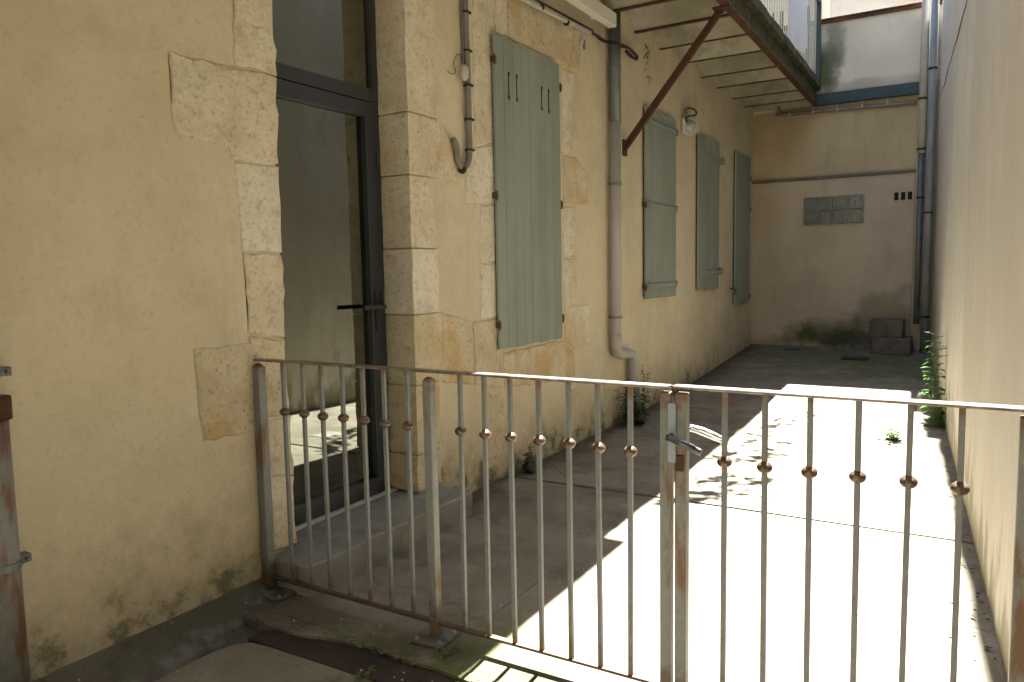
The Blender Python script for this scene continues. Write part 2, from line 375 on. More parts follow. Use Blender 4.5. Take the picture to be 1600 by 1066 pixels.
# ------------------------------------------------------------------ the ground
def gz(y):
    t = min(max((y-6.4)/4.7, 0), 1); return .262*t*(.55+.45*t)
def wx(y): return .158 - .065*(y-2.946)      # face of the side wall
ground = obj('ground', B(-60, 60, -40, 90, -.5, -.07), 'asphalt'); ground['kind'] = 'structure'
def slab(x0, x1, y0, y1, mat='conc', th=.06, name='slab', wall=False, jit=.0):
    bm = bmesh.new(); ny = max(2, int((y1-y0)/.25)); nx = max(2, int((x1-x0)/.4)); g = []
    for j in range(ny+1):
        y = y0+(y1-y0)*j/ny; xe = wx(y)+.03 if wall else x1; row = []
        for i in range(nx+1):
            x = x0+(xe-x0)*i/nx
            z = gz(y) + .004*noise.noise(Vector((x*1.3, y*1.3, 3))) - (.003 if i in (0, nx) or j in (0, ny) else 0)
            row.append(bm.verts.new((x + (random.uniform(-jit, jit) if i in (0, nx) else 0), y + (random.uniform(-jit, jit) if j in (0, ny) else 0), z)))
        g.append(row)
    for j in range(ny):
        for i in range(nx): bm.faces.new((g[j][i], g[j][i+1], g[j+1][i+1], g[j+1][i]))
    r = bmesh.ops.extrude_face_region(bm, geom=bm.faces[:])
    for v in r['geom']:
        if isinstance(v, bmesh.types.BMVert): v.co.z -= th
    return obj(name, bm, mat, ground)
XL = -2.66
gl = [2.075, 4.32, 5.87, 7.15, 9.30, 11.12]
for a, b in zip(gl, gl[1:]): slab(XL, .2, a, b-(.034 if b < 5 else .016), wall=True, jit=.003)
for b in gl[1:-1]: obj('joint_filling', B(XL, .2, b-.05, b+.02, gz(b)-.05, gz(b)-.009), 'soil', ground)
# foreground: threshold strip, sunken gutter along the house, pale concrete
bm = bmesh.new()
pts = [(-2.64, 2.065), (-2.36, 1.975), (-2.18, 1.983), (-2.08, 2.01), (-1.984, 2.03), (-1.849, 2.045), (-1.7, 2.035), (-1.58, 2.04), (-1.40, 2.02), (-1.2, 2.03), (-.9, 2.02), (-.4, 2.03), (.6, 2.025)]
top = [bm.verts.new((x, y+random.uniform(-.006, .006), .0)) for x, y in pts] + [bm.verts.new((.6, 2.07, 0)), bm.verts.new((-2.66, 2.07, 0))]
f = bm.faces.new(top); r = bmesh.ops.extrude_face_region(bm, geom=[f])
for v in r['geom']:
    if isinstance(v, bmesh.types.BMVert): v.co.z -= .07
obj('threshold_strip', bm, 'conc', ground)
obj('channel_plate', B(-2.33, .6, 1.958, 2.05, -.05, -.012, bev=.003), 'plate', ground)
obj('channel_plate', B(-2.345, .6, 1.868, 1.952, -.05, -.004, bev=.003), 'plate', ground)
bm = bmesh.new()
pts = [(-2.38, -3), (-2.37, 1.4), (-2.375, 1.62), (-2.37, 1.72), (-2.345, 1.80), (-2.30, 1.845), (-2.22, 1.858), (-1.9, 1.86), (-1.2, 1.862), (.6, 1.86), (3.9, 1.86), (3.9, -3)]
top = [bm.verts.new((x+random.uniform(-.003, .003), y+random.uniform(-.002, .002), 0)) for x, y in pts]
f = bm.faces.new(top); r = bmesh.ops.extrude_face_region(bm, geom=[f])
for v in r['geom']:
    if isinstance(v, bmesh.types.BMVert): v.co.z -= .07
obj('foreground_slab', bm, 'conc2', ground)
bm = bmesh.new()                                               # gutter: a shallow trough with a mortar fillet along the wall
prof = [(-2.66, .035), (-2.625, .012), (-2.58, -.012), (-2.54, -.02), (-2.52, -.042), (-2.44, -.05), (-2.40, -.048), (-2.36, -.052)]
ys = [-3+i*.12 for i in range(43)]; ys[-1] = 2.03
rows = []
for y in ys:
    rows.append([bm.verts.new((x + .008*noise.noise(Vector((y*5, i, 0))), y, z + .010*noise.noise(Vector((y*4, i*3.1, 2))))) for i, (x, z) in enumerate(prof)])
for a, b in zip(rows, rows[1:]):
    for i in range(len(prof)-1): bm.faces.new((a[i], a[i+1], b[i+1], b[i]))
obj('gutter', bm, 'gutter', ground, smooth=True)
bm = bmesh.new(); rows = []
for k in range(150):                                           # rough cement fillet against the wall foot
    y = -2.5 + k*.0315; e = .5+.5*noise.noise(Vector((y*3, 0, 7))); f_ = noise.noise(Vector((y*13, 4, 7)))*.006
    rows.append([bm.verts.new(p) for p in ((-2.652, y, .050+.012*e+f_), (-2.632, y, .030+.010*e+f_), (-2.595+.02*e, y, .008+f_), (-2.555+.035*e+f_, y, -.010+f_), (-2.53+.04*e+f_, y, -.040), (-2.652, y, -.06))])
for a, b in zip(rows, rows[1:]):
    for i in range(5): bm.faces.new((a[i], a[i+1], b[i+1], b[i]))
obj('wall_fillet', bm, 'fillet', ground)
bm = bmesh.new()                                               # broken end of the threshold over the gutter
box(bm, -2.64, -2.36, 2.0, 2.07, -.06, -.002, bev=.012); obj('broken_edge', bm, 'gutter', ground)
# gutter plates / grates let into the yard
obj('drain_cover', B(-1.16, -.93, 4.58, 4.80, gz(4.7)-.01, gz(4.7)+.006, bev=.002), 'step', ground)
obj('drain_frame', B(-1.32, -1.02, 10.16, 10.36, gz(10.3)-.02, gz(10.3)+.012, bev=.003), 'black', ground)
obj('drain_frame', B(-2.12, -1.90, 10.70, 10.76, gz(10.7)-.02, gz(10.7)+.012, bev=.003), 'black', ground)

# ------------------------------------------------------------------ the house on the left
house = thing('house', 'cream rendered house with stone door surround and green shutters on the left', 'building', (-2.85, 4, 0))
W0, W1 = -2.98, -2.65
bm = bmesh.new()
box(bm, W0, W1, -3.5, 2.395, -.06, 7.0); box(bm, W0, W1, 3.345, 11.1, -.06, 7.0); box(bm, W0, W1, 2.395, 3.345, 3.02, 7.0); box(bm, W0, W1, 2.395, 3.345, -.06, .10)
obj('wall', bm, 'plaster', house)
bm = bmesh.new()
for a in ((-6.2, -6.0, 1.0, 6.0, .0, 3.3), (-6.0, W0-.01, 1.0, 1.2, .0, 3.3), (-6.0, W0-.01, 5.8, 6.0, .0, 3.3), (-6.0, W0-.01, 1.2, 5.8, 3.1, 3.3), (-6.0, W0-.01, 1.2, 5.8, .0, .1)): box(bm, *a)
obj('interior_room', bm, 'dark', house)
bm = bmesh.new(); box(bm, -7.5, -2.4, -3.9, 11.5, 7.0, 7.12); box(bm, -7.5, -7.3, -3.5, 11.1, 3.3, 7.0); obj('roof', bm, 'roof', house)
STONES = [
  ('A', [(2.218,3.0), (2.425,3.0), (2.423,2.272), (2.200,2.271)], 'stone'),
  ('B', [(1.891,2.247), (1.997,2.250), (2.200,2.263), (2.422,2.264), (2.409,1.884), (2.158,1.878), (2.149,1.932), (1.976,1.935), (1.907,1.957), (1.890,1.991), (1.898,2.113)], 'stone'),
  ('C', [(2.174,1.870), (2.412,1.873), (2.407,1.490), (2.190,1.502)], 'stone_pale'),
  ('D', [(2.192,1.491), (2.406,1.479), (2.398,1.106), (2.200,1.149)], 'stone'),
  ('E', [(1.929,1.101), (2.197,1.102), (2.203,1.137), (2.401,1.094), (2.403,0.755), (2.232,0.774), (2.221,0.719), (1.948,0.727), (1.930,0.912)], 'stone_rough'),
  ('F', [(2.259,0.752), (2.406,0.742), (2.413,0.476), (2.261,0.499)], 'stone'),
  ('F2', [(2.264,0.487), (2.412,0.464), (2.412,0.150), (2.272,0.150)], 'stone'),
  ('G2', [(3.60,2.275), (3.730,2.191), (3.765,2.092), (3.810,1.923), (3.60,1.939)], 'stone'),
  ('G5', [(3.60,1.156), (3.904,1.081), (3.922,0.822), (3.915,0.676), (3.60,0.74)], 'stone_rough'),
  ('G5b', [(3.932,1.077), (4.245,1.074), (4.250,0.860), (4.255,0.617), (3.934,0.672)], 'stone_rough'),
  ('G8', [(4.047,0.632), (4.290,0.597), (4.285,0.238), (4.173,0.096), (4.032,0.087)], 'stone_rough'),
  ('H1', [(4.013,3.269), (4.256,3.347), (4.249,2.633), (4.258,2.223), (4.001,2.163), (3.998,2.583)], 'stone'),
  ('H2', [(3.901,2.135), (4.265,2.208), (4.258,1.829), (3.887,1.815)], 'stone_pale'),
  ('H3', [(4.043,1.804), (4.257,1.813), (4.259,1.450), (4.028,1.446)], 'stone_pale'),
  ('H4', [(4.028,1.434), (4.258,1.437), (4.261,1.091), (4.013,1.090)], 'stone_pale'),
  ('L1', [(4.279,3.355), (4.406,3.396), (4.396,2.921), (4.262,2.916)], 'stone'),
  ('L2', [(4.424,3.240), (4.615,3.205), (5.529,3.256), (5.499,2.939), (5.182,2.896), (5.152,2.922), (4.420,2.919)], 'stone_rough'),
  ('R1', [(5.192,2.880), (5.386,2.896), (5.347,2.279), (5.185,2.255)], 'stone'),
  ('R2', [(5.195,2.242), (5.425,2.254), (5.621,2.159), (5.627,1.906), (5.196,1.884)], 'stone_rough'),
  ('R3', [(5.195,1.865), (5.393,1.871), (5.394,1.488), (5.185,1.492)], 'stone'),
  ('R4', [(5.184,1.473), (5.405,1.468), (5.408,1.110), (5.185,1.116)], 'stone'),
  ('R5', [(5.185,1.101), (5.633,1.099), (5.638,0.772), (5.376,0.751), (5.188,0.844)], 'stone'),
  ('S1', [(4.284,0.849), (5.167,0.846), (5.352,0.738), (5.358,0.522), (4.291,0.605)], 'stone_rough'),
  ('S2', [(5.277,0.442), (5.403,0.444), (5.406,0.120), (5.279,0.103)], 'stone_rough')]
mort = bmesh.new()
def merge(dst, src):
    me = bpy.data.meshes.new('tmp'); src.to_mesh(me); dst.from_mesh(me); bpy.data.meshes.remove(me); src.free()
for i, (k, poly, m_) in enumerate(STONES):
    obj('stone', rough_prism(poly, -2.66, -2.6425-.001*(i % 3), .009 if m_ != 'stone_pale' else .004, seed=i, cell=.024, amp=.0022 if m_ == 'stone_pale' else .0048), m_, house)
    cen = sum((Vector(p) for p in poly), Vector((0, 0)))/len(poly)
    big = [tuple(Vector(p)+(Vector(p)-cen).normalized()*.006) for p in poly]
    big = [(min(y, 2.398) if y > 2.3 and y < 2.6 else y, z) for y, z in big]
    merge(mort, rough_prism(big, -2.655, -2.6492, .003, seed=100+i))
obj('mortar_joint', mort, 'mortar', house, kind='stuff')
# right jamb: blocks that turn the corner (face and reveal)
JB = [(3.35, 3.60, 2.268, 3.0, 'stone'), (3.35, 3.60, 1.932, 2.26, 'stone'), (3.35, 3.550, 1.53, 1.924, 'stone'), (3.348, 3.567, 1.16, 1.521, 'stone_pale'),
      (3.35, 3.59, .76, 1.152, 'stone_rough'), (3.346, 3.55, .362, .752, 'stone_rough'), (3.34, 3.545, .150, .354, 'stone_rough')]
for i, (y0, y1, z0, z1, m_) in enumerate(JB):
    bm = bmesh.new(); box(bm, -2.975, -2.640, y0-.018, y1, z0, z1)
    bmesh.ops.subdivide_edges(bm, edges=bm.edges[:], cuts=7, use_grid_fill=True)
    for v in bm.verts:
        n_ = noise.noise_vector(v.co*7+Vector((i*3, 0, 0)))*.006 + noise.noise_vector(v.co*22)*.003
        v.co += Vector((n_.x, n_.y, n_.z*.35))
    obj('stone', bm, m_, house)
# door step
bm = bmesh.new(); box(bm, -2.99, -2.40, 2.25, 3.52, -.03, .132, bev=.008)
bmesh.ops.subdivide_edges(bm, edges=[e for e in bm.edges if e.calc_length() > .3], cuts=10, use_grid_fill=True)
for v in bm.verts: v.co += noise.noise_vector(v.co*6)*.006
obj('door_step', bm, 'step', house)
# glazed door and transom
D0, D1 = -2.90, -2.845
fr = bmesh.new()
box(fr, D0, D1, 2.40, 2.46, .135, 3.02); box(fr, D0, D1, 3.285, 3.345, .135, 3.02); box(fr, D0, D1, 2.46, 3.285, 2.945, 3.02); box(fr, D0, D1, 2.46, 3.285, 2.33, 2.40)
o = obj('door_frame', fr, 'anth', house)
obj('pane', B(-2.880, -2.866, 2.46, 3.285, 2.40, 2.945), 'glass', o)
lf = bmesh.new()
for a in ((2.462, 2.54, .14, 2.322), (3.205, 3.28, .14, 2.322), (2.54, 3.205, 2.245, 2.322), (2.54, 3.205, .14, .235)): box(lf, D0+.004, D1+.012, a[0], a[1], a[2], a[3], bev=.003)
leaf_ = obj('door', lf, 'anth', house)
obj('glass_pane', B(-2.884, -2.868, 2.54, 3.205, .235, 2.245), 'glass', leaf_)
bm = bmesh.new(); box(bm, -2.833, -2.822, 3.228, 3.258, 1.07, 1.30, bev=.003)
obox(bm, (-2.83, 3.243, 1.205), (-2.775, 3.243, 1.205), .02, .02); obox(bm, (-2.775, 3.25, 1.205), (-2.775, 3.075, 1.207), .018, .022)
obj('handle', bm, 'black', leaf_)
for z in (2.32-.35, 1.2, .45): obj('hinge', B(-2.84, -2.825, 3.283, 3.300, z, z+.09, bev=.003), 'anth', leaf_)
obj('weather_strip', B(-2.84, -2.80, 2.40, 3.335, .133, .142), 'lamp', house)

# shutters: closed board shutters, one leaf after the other, board by board
def shutter(y0, y1, z0, z1, leaves, boards, slots, hinges, straps=(), label=None):
    X = -2.612; X0 = -2.638
    root = None
    ya, yb = F(y0, z0, X)[0], F(y1, z0, X)[0]; za, zb = F(y0, z0, X)[1], F(y0, z1, X)[1]
    bm = bmesh.new(); box(bm, X0-.004, X0+.004, ya+.01, yb-.01, za+.02, zb-.02)
    root = obj('shutter', bm, 'slot', house)
    if label: root['label'] = label
    n = leaves*boards; wdt = (yb-ya)/n
    for i in range(n):
        g0 = .0035 if i % boards == 0 else .0014; g1 = .0035 if i % boards == boards-1 else .0014
        dz = random.uniform(-.004, .004)
        b = bmesh.new(); box(b, X0+.005, X + random.uniform(-.0012, .0012), ya+i*wdt+(g0 if i else 0), ya+(i+1)*wdt-(g1 if i < n-1 else 0), za+dz, zb, bev=.0025)
        obj('board', b, 'green', root)
    for (y, z, z2) in slots:
        b = bmesh.new(); xx = X+.0006
        box(b, xx-.002, xx+.0016, y-.005, y+.005, z, z2)
        for zc in (z, z2):
            lathe_pts = [bmesh.ops.create_circle(b, cap_ends=True, radius=.013, segments=12)['verts']]
            for v in lathe_pts[0]: v.co = Vector((xx+.0022, y+v.co.x, zc+v.co.y*1.25))
        obj('vent_slot', b, 'slot', root)
    for (y, z) in hinges:
        yy, zz = F(y, z, X)
        b = bmesh.new(); box(b, -2.64, X+.012, yy-.010, yy+.010, zz-.02, zz+.02, bev=.003)
        tube(b, [(X+.002, yy, zz-.034), (X+.002, yy, zz+.03)], .007, 8)
        obj('hinge', b, 'iron', root)
    for (z, ext) in straps:
        zz = F(y0, z, X)[1]
        b = bmesh.new(); box(b, X+.003, X+.014, ya-.005, yb+ext, zz-.022, zz+.022, bev=.003); box(b, X+.001, X+.03, ya+.03, ya+.07, zz-.035, zz+.035, bev=.004)
        if ext: box(b, -2.65, X+.026, yb+ext-.05, yb+ext, zz-.04, zz+.04, bev=.004)
        obj('strap_hinge', b, 'green', root)
    return root
shutter(4.250, 5.158, .866, 2.907, 2, 4, [(4.358, 2.519, 2.667), (4.461, 2.522, 2.672), (4.806, 2.521, 2.661), (4.911, 2.518, 2.662)],
        [(4.250, 2.747), (4.243, 1.881), (4.247, 1.032), (5.170, 2.741), (5.167, 1.878), (5.165, 1.018)], label='tall shutter pair with four vent slots, nearest the glazed door')
shutter(6.930, 7.800, 1.084, 2.908, 2, 4, [], [(6.918, 1.985), (6.915, 1.195), (7.82, 2.785), (7.81, 1.996), (7.81, 1.214)], [(2.78, 0), (1.99, 0), (1.21, 0)], label='shutter pair between the grey downpipe and the wall lamp')
shutter(8.580, 9.420, 1.110, 2.891, 1, 6, [], [], [(2.68, .14), (1.32, .14)], label='shutter with two long strap hinges beside the lamp')
shutter(10.20, 10.980, .882, 2.895, 1, 6, [], [(10.98, 2.60), (10.98, 2.176), (10.98, .95)], label='narrow shutter in the far corner')

# ------------------------------------------------------------------ balcony over the passage
balc = thing('balcony', 'rusty steel balcony with limewashed vaulted soffit along the house, above the passage', 'balcony', (-2.2, 6, 3.5))
bx = lambda y: -1.775 - .0135*(y-6.4)
jy = [-.4, .25, .9, 1.55, 2.2, 2.84, 3.48, 4.11, 4.74, 5.38, 6.02, 6.66, 7.30, 7.93, 8.64, 9.25, 9.96, 10.56, 11.08]
for a, b in zip(jy, jy[1:]):
    bm = bmesh.new(); n = 8; rows = []
    for i in range(n+1):
        t = i/n; y = a+.012+(b-a-.024)*t; z = 3.512 + .125*math.sin(math.pi*t)**.8
        rows.append([bm.verts.new((-2.648+(bx(y)+2.648)*k/4, y, z + .004*noise.noise(Vector((k*2, y*3, 0))))) for k in range(5)])
    for r1, r2 in zip(rows, rows[1:]):
        for k in range(4): bm.faces.new((r1[k], r1[k+1], r2[k+1], r2[k]))
    obj('vault', bm, 'vault', balc, smooth=True)
for k, y in enumerate(jy[1:-1]):
    bm = bmesh.new(); obox(bm, (-2.648, y, 3.506), (bx(y), y, 3.506), .045 if y < 7 else .018, .012); obox(bm, (-2.648, y, 3.56), (bx(y), y, 3.56), .008, .10)
    obj('joist', bm, 'rust' if y < 7 else 'iron', balc)
bm = bmesh.new()
P0, P1 = Vector((bx(-.6)+.02, -.6, 3.5)), Vector((bx(11.08)+.02, 11.08, 3.5))
obox(bm, P0+Vector((0, 0, .006)), P1+Vector((0, 0, .006)), .075, .014); obj('beam_flange', bm, 'rustbeam', balc)
bm = bmesh.new(); obox(bm, P0+Vector((-.01, 0, .113)), P1+Vector((-.01, 0, .113)), .012, .20)
obox(bm, P0+Vector((0, 0, .212)), P1+Vector((0, 0, .212)), .07, .012); obj('edge_beam', bm, 'mossy', balc)
bm = bmesh.new()                                             # floor slab with a ragged mossy drip edge
rows = []
for i in range(118):
    y = -.6 + i*.1; xo = bx(y)+.075+.012*noise.noise(Vector((y*3, 0, 0)))+.008*noise.noise(Vector((y*11, 0, 4)))
    rows.append([bm.verts.new(p) for p in ((-2.648, y, 3.722), (xo, y, 3.722+.012*noise.noise(Vector((y*9, 2, 0)))), (xo+.008, y, 3.80), (-2.648, y, 3.82))])
for r1, r2 in zip(rows, rows[1:]):
    for k in range(4): bm.faces.new((r1[k], r1[(k+1) % 4], r2[(k+1) % 4], r2[k]))
bm.faces.new(rows[0]); bm.faces.new(rows[-1][::-1]); obj('floor_slab', bm, 'mossy', balc)
obj('landing', B(-1.75, -1.565, -.6, 5.62, 3.80, 3.88, bev=.004), 'mossy', balc)
bm = bmesh.new(); obox(bm, (-2.645, 6.394, 2.447), (-1.79, 6.42, 3.50), .05, .045, up=Vector((0, 1, 0))); obj('brace', bm, 'rust', balc)
bm = bmesh.new(); box(bm, -2.652, -2.635, 6.35, 6.44, 2.38, 2.52, bev=.003); obj('brace_plate', bm, 'rust', balc)
bm = bmesh.new(); box(bm, -1.86, -1.72, 6.36, 6.48, 3.482, 3.498, bev=.003); obj('brace_plate', bm, 'rust', balc)
RX = lambda y: bx(y)+.035
b0 = None
ys = [5.75+i*.118 for i in range(44)]
for y in ys:
    if b0 is None:
        b0 = obj('railing_bar', B(RX(y)-.006, RX(y)+.006, y-.007, y+.007, 3.80, 4.80), 'balpaint', balc); yb0 = y
    else: again(b0, balc, (RX(y)-RX(yb0), y-yb0, 0))
bm = bmesh.new(); obox(bm, (RX(5.7), 5.7, 4.81), (RX(11.0), 11.0, 4.81), .045, .015); obj('top_rail', bm, 'tealrail', balc)
obj('end_post', B(RX(11)-.045, RX(11)+.035, 10.99, 11.05, 3.78, 4.85), 'tealrail', balc)
bm = bmesh.new()
for k in range(5): box(bm, -2.4+k*.115, -2.37+k*.115, 11.0, 11.03, 3.80, 4.80)
obj('return_railing', bm, 'tealrail', balc)

# ------------------------------------------------------------------ end of the passage
endb = thing('end_building', 'ochre walled building closing the passage, with parapet and glass block window', 'building', (-1.3, 11.3, .2))
obj('wall', B(-3.4, .1, 11.1, 11.4, 0, 3.66), 'end_mid', endb)
obj('lower_wall', B(-2.655, -.61, 11.078, 11.099, .1, 2.53, bev=.004), 'end_low', endb)
obj('ledge', B(-2.652, -.605, 11.05, 11.099, 2.532, 2.568, bev=.004), 'ledge', endb)
obj('parapet', B(-2.4, -.2, 11.1, 11.25, 3.662, 4.60), 'end_up', endb)
bm = bmesh.new(); box(bm, -2.3, -.2, 11.06, 11.28, 4.602, 4.625, bev=.003); box(bm, -2.3, -.2, 11.07, 11.098, 4.56, 4.6); obj('parapet_cap', bm, 'rustbeam', endb)
bm = bmesh.new(); box(bm, -1.83, -.50, 11.03, 11.098, 3.50, 3.64, bev=.004); box(bm, -1.83, -.50, 10.99, 11.03, 3.50, 3.512); obj('beam', bm, 'teal', endb)
bm = bmesh.new(); box(bm, -1.90, .2, 12.6, 12.8, 3.5, 6.1); obj('back_wall', bm, 'back', endb)
bm = bmesh.new(); box(bm, -3.4, -1.90, 12.9, 13.1, 3.5, 6.6); obj('back_wall', bm, 'end_up', endb)
bm = bmesh.new(); box(bm, -2.60, -.61, 11.098, 11.1, 3.655, 3.661); obj('flashing', bm, 'rust', endb)
gbw = .747/4; 
fr = obj('glass_block_window', B(-1.957, -1.195, 11.060, 11.079, 1.915, 2.30), 'mortar', endb)
g0 = None
for r_ in range(2):
    for c_ in range(4):
        x = -1.951+c_*.188; z = 1.921+r_*.187
        bm = bmesh.new(); box(bm, x, x+.182, 11.048, 11.064, z, z+.181, bev=.006)
        box(bm, x+.025, x+.157, 11.044, 11.05, z+.025, z+.156, bev=.003); obj('glass_block', bm, 'block', fr)
for k in range(3): obj('vent_hole', B(-.845+k*.078, -.795+k*.078, 11.0665, 11.076, 2.19, 2.29), 'slot', endb)
bm = bmesh.new(); box(bm, -.865, -.62, 11.070, 11.0775, 2.17, 2.31); obj('vent_brick', bm, 'end_low', endb)

# ------------------------------------------------------------------ side wall on the right
side = thing('side_wall', 'tall streaked grey beige boundary wall on the right of the passage', 'wall', (.2, 6, 0))
bm = bmesh.new()
y0, y1 = 1.9, 13.0; H = 6.0; ny = 44; nz = 14; g = []
for j in range(ny+1):
    y = y0+(y1-y0)*j/ny
    g.append([bm.verts.new((wx(y) + .006*noise.noise(Vector((y*.9, k*.5, 1))), y, -.06+(H+.06)*k/nz)) for k in range(nz+1)])
for j in range(ny):
    for k in range(nz): bm.faces.new((g[j][k], g[j+1][k], g[j+1][k+1], g[j][k+1]))
box(bm, wx(y0)+.004, wx(y0)+.35, y0, y0+.3, -.06, H)
bk = [bm.verts.new(p) for p in ((wx(y0)+.35, y0, -.06), (wx(y1)+.35, y1, -.06), (wx(y1)+.35, y1, H), (wx(y0)+.35, y0, H))]; bm.faces.new(bk)
tp = [bm.verts.new(p) for p in ((wx(y0), y0, H), (wx(y1), y1, H), (wx(y1)+.35, y1, H), (wx(y0)+.35, y0, H))]; bm.faces.new(tp)
obj('wall', bm, 'side', side)
bm = bmesh.new(); n = 60; rows = []
for j in range(n+1):
    y = y0+(y1-y0)*j/n; e = .03 + .025*noise.noise(Vector((y*2.2, 0, 0)))
    rows.append([bm.verts.new(p) for p in ((wx(y)-e, y, H), (wx(y)+.38, y, H), (wx(y)+.38, y, H+.05), (wx(y)-e, y, H+.05))])
for r1, r2 in zip(rows, rows[1:]):
    for k in range(4): bm.faces.new((r1[k], r1[(k+1) % 4], r2[(k+1) % 4], r2[k]))
obj('coping', bm, 'roof', side)
# a fine settlement crack, a shallow raised seam of old filler
bm = bmesh.new(); pts = []
for i in range(26):
    t = i/25; y = 5.6+5.2*t; z = 3.17+.19*t + .035*noise.noise(Vector((t*7, 0, 5)))
    pts.append((wx(y)-.001, y, z))
tube(bm, pts, .004, 5); obj('crack_seam', bm, 'blockm', side)
# buttress block casting the square notch of shade: an old chimney stub on the coping
obj('coping_stub', B(wx(10.4)-.11, wx(10.4)+.3, 10.3, 11.6, H+.05, H+.5), 'back', side)

nb = thing('shade_block_right', 'plain unseen block added right of and behind the viewpoint to darken the near house wall', 'building', (3, -2, 0))  # unseen mass, added to stop side light reaching the near house wall
bm = bmesh.new(); box(bm, 1.3, 6, -9, 1.88, -.06, 6.4); obj('wall', bm, 'side', nb)
nb = thing('shade_block_rear', 'plain unseen block added behind the viewpoint to cut the light from the rear', 'building', (-1, -9, 0))  # also unseen, added to reduce light coming from behind the camera
bm = bmesh.new(); box(bm, -6, 1.28, -11, -9, -.06, 6.4); obj('wall', bm, 'plaster', nb)

pc = thing('overhead_light_blocker', 'plain unseen slab added over the viewpoint to keep sky light off the near wall', 'roof', (-.1, -2, 3.5))  # out of view; added to shade the near facade and door reveal
obj('blocker_slab', B(-1.54, 1.29, -8.9, 2.1, 3.5, 3.75), 'plaster', pc)

# ------------------------------------------------------------------ pipes
def clampring(bm, c, r, t=.012, n=12):
    tube(bm, [Vector(c)-Vector((0, 0, t/2)), Vector(c)+Vector((0, 0, t/2))], r, n)
dp = thing('downpipe', 'grey downpipe on the house wall with an elbow kick at its foot', 'drainpipe', (-2.58, 6.3, 0))
X = -2.585
def W(y, z): a, b = F(y, z, X, -2.6); return (X, a, b)
bm = bmesh.new(); tube(bm, [W(6.085, 3.52), W(6.085, 2.62)], .050, 16); obj('zinc_section', bm, 'zinc', dp, True)
pth = [W(6.085, 2.62), W(6.08, 1.5), W(6.07, .80), W(6.075, .70), W(6.10, .655), W(6.17, .632), W(6.33, .625), W(6.42, .605), W(6.465, .55), W(6.47, .45), W(6.47, .30)]
bm = bmesh.new(); tube(bm, pth, .046, 16); obj('plastic_section', bm, 'pvc', dp, True)
bm = bmesh.new(); tube(bm, [W(6.47, .34), W(6.47, -.02)], .056, 14); obj('cast_foot', bm, 'zinc', dp, True)
for z in (3.067, 2.107, .968):
    bm = bmesh.new(); clampring(bm, W(6.08, z), .056, .022); box(bm, -2.65, X, W(6.08, z)[1]-.008, W(6.08, z)[1]+.008, W(6.08, z)[2]-.008, W(6.08, z)[2]+.008)
    obj('pipe_clip', bm, 'conduit', dp)
for z in (.80,):
    bm = bmesh.new(); clampring(bm, W(6.072, z), .051, .05); obj('socket', bm, 'pvc', dp, True)
dpn = thing('old_cast_pipe', 'rusty cast iron and zinc rain pipe at the left picture edge', 'drainpipe', (-2.58, 1.14, 0))
bm = bmesh.new(); tube(bm, [(-2.585, 1.14, -.04), (-2.585, 1.14, 1.03)], .055, 18); obj('cast_section', bm, 'oldpipe', dpn, True)
bm = bmesh.new(); clampring(bm, (-2.585, 1.14, 1.0), .066, .07, 18); obj('socket', bm, 'rust', dpn, True)
bm = bmesh.new(); tube(bm, [(-2.585, 1.135, 1.03), (-2.585, 1.135, 6.9)], .040, 16); obj('upper_section', bm, 'rust', dpn, True)
for z, r_ in ((.50, .060), (1.11, .046)):
    bm = bmesh.new(); clampring(bm, (-2.585, 1.14, z), r_, .022, 18); box(bm, -2.615, -2.575, 1.14+r_-.005, 1.14+r_+.03, z-.014, z+.014, bev=.002)
    tube(bm, [(-2.578, 1.14+r_+.015, z), (-2.560, 1.14+r_+.015, z)], .007, 8); obj('clamp', bm, 'zinc', dpn)
def straight_pipe(name, label, x, y, z0, z1, r, mat, clips, foot=None):
    t = thing(name, label, 'drainpipe', (x, y, z0))
    bm = bmesh.new(); tube(bm, [(x, y, z0), (x, y, z1)], r, 14); obj('pipe_length', bm, mat, t, True)
    for z in clips:
        bm = bmesh.new(); clampring(bm, (x, y, z), r+.008, .025); obj('pipe_clip', bm, 'black', t)
    return t
straight_pipe('rain_pipe', 'pale grey rain pipe in the far corner, left of the blue grey one', -.545, 10.98, 2.75, 6.0, .047, 'conduit_pale', (3.42, 2.80))
straight_pipe('rain_pipe', 'blue grey rain pipe running to the ground in the far right corner', -.445, 10.88, .2, 6.0, .047, 'bluepipe', (3.75, 2.0, .7))
straight_pipe('rain_pipe', 'dark lower pipe beside the stacked blocks in the far corner', -.545, 10.98, .6, 2.74, .036, 'zinc', (2.2,))
ep = thing('pipe_run', 'thin dark horizontal pipe fixed below the teal beam on the end wall', 'pipe', (-1.5, 11.05, 3.4))
bm = bmesh.new(); tube(bm, smoothpath([(-2.30, 11.05, 3.56), (-2.30, 11.05, 3.47), (-2.27, 11.05, 3.44), (-1.6, 11.05, 3.425), (-.62, 11.05, 3.40)], 4), .024, 10); obj('pipe_length', bm, 'conduit', ep, True)
for x in (-2.15, -1.85, -1.55, -1.25, -.95):
    bm = bmesh.new(); tube(bm, [(x-.012, 11.05, 3.43), (x+.012, 11.05, 3.43)], .031, 10); box(bm, x-.006, x+.006, 11.045, 11.1, 3.42, 3.5); obj('pipe_clip', bm, 'conduit_pale', ep)

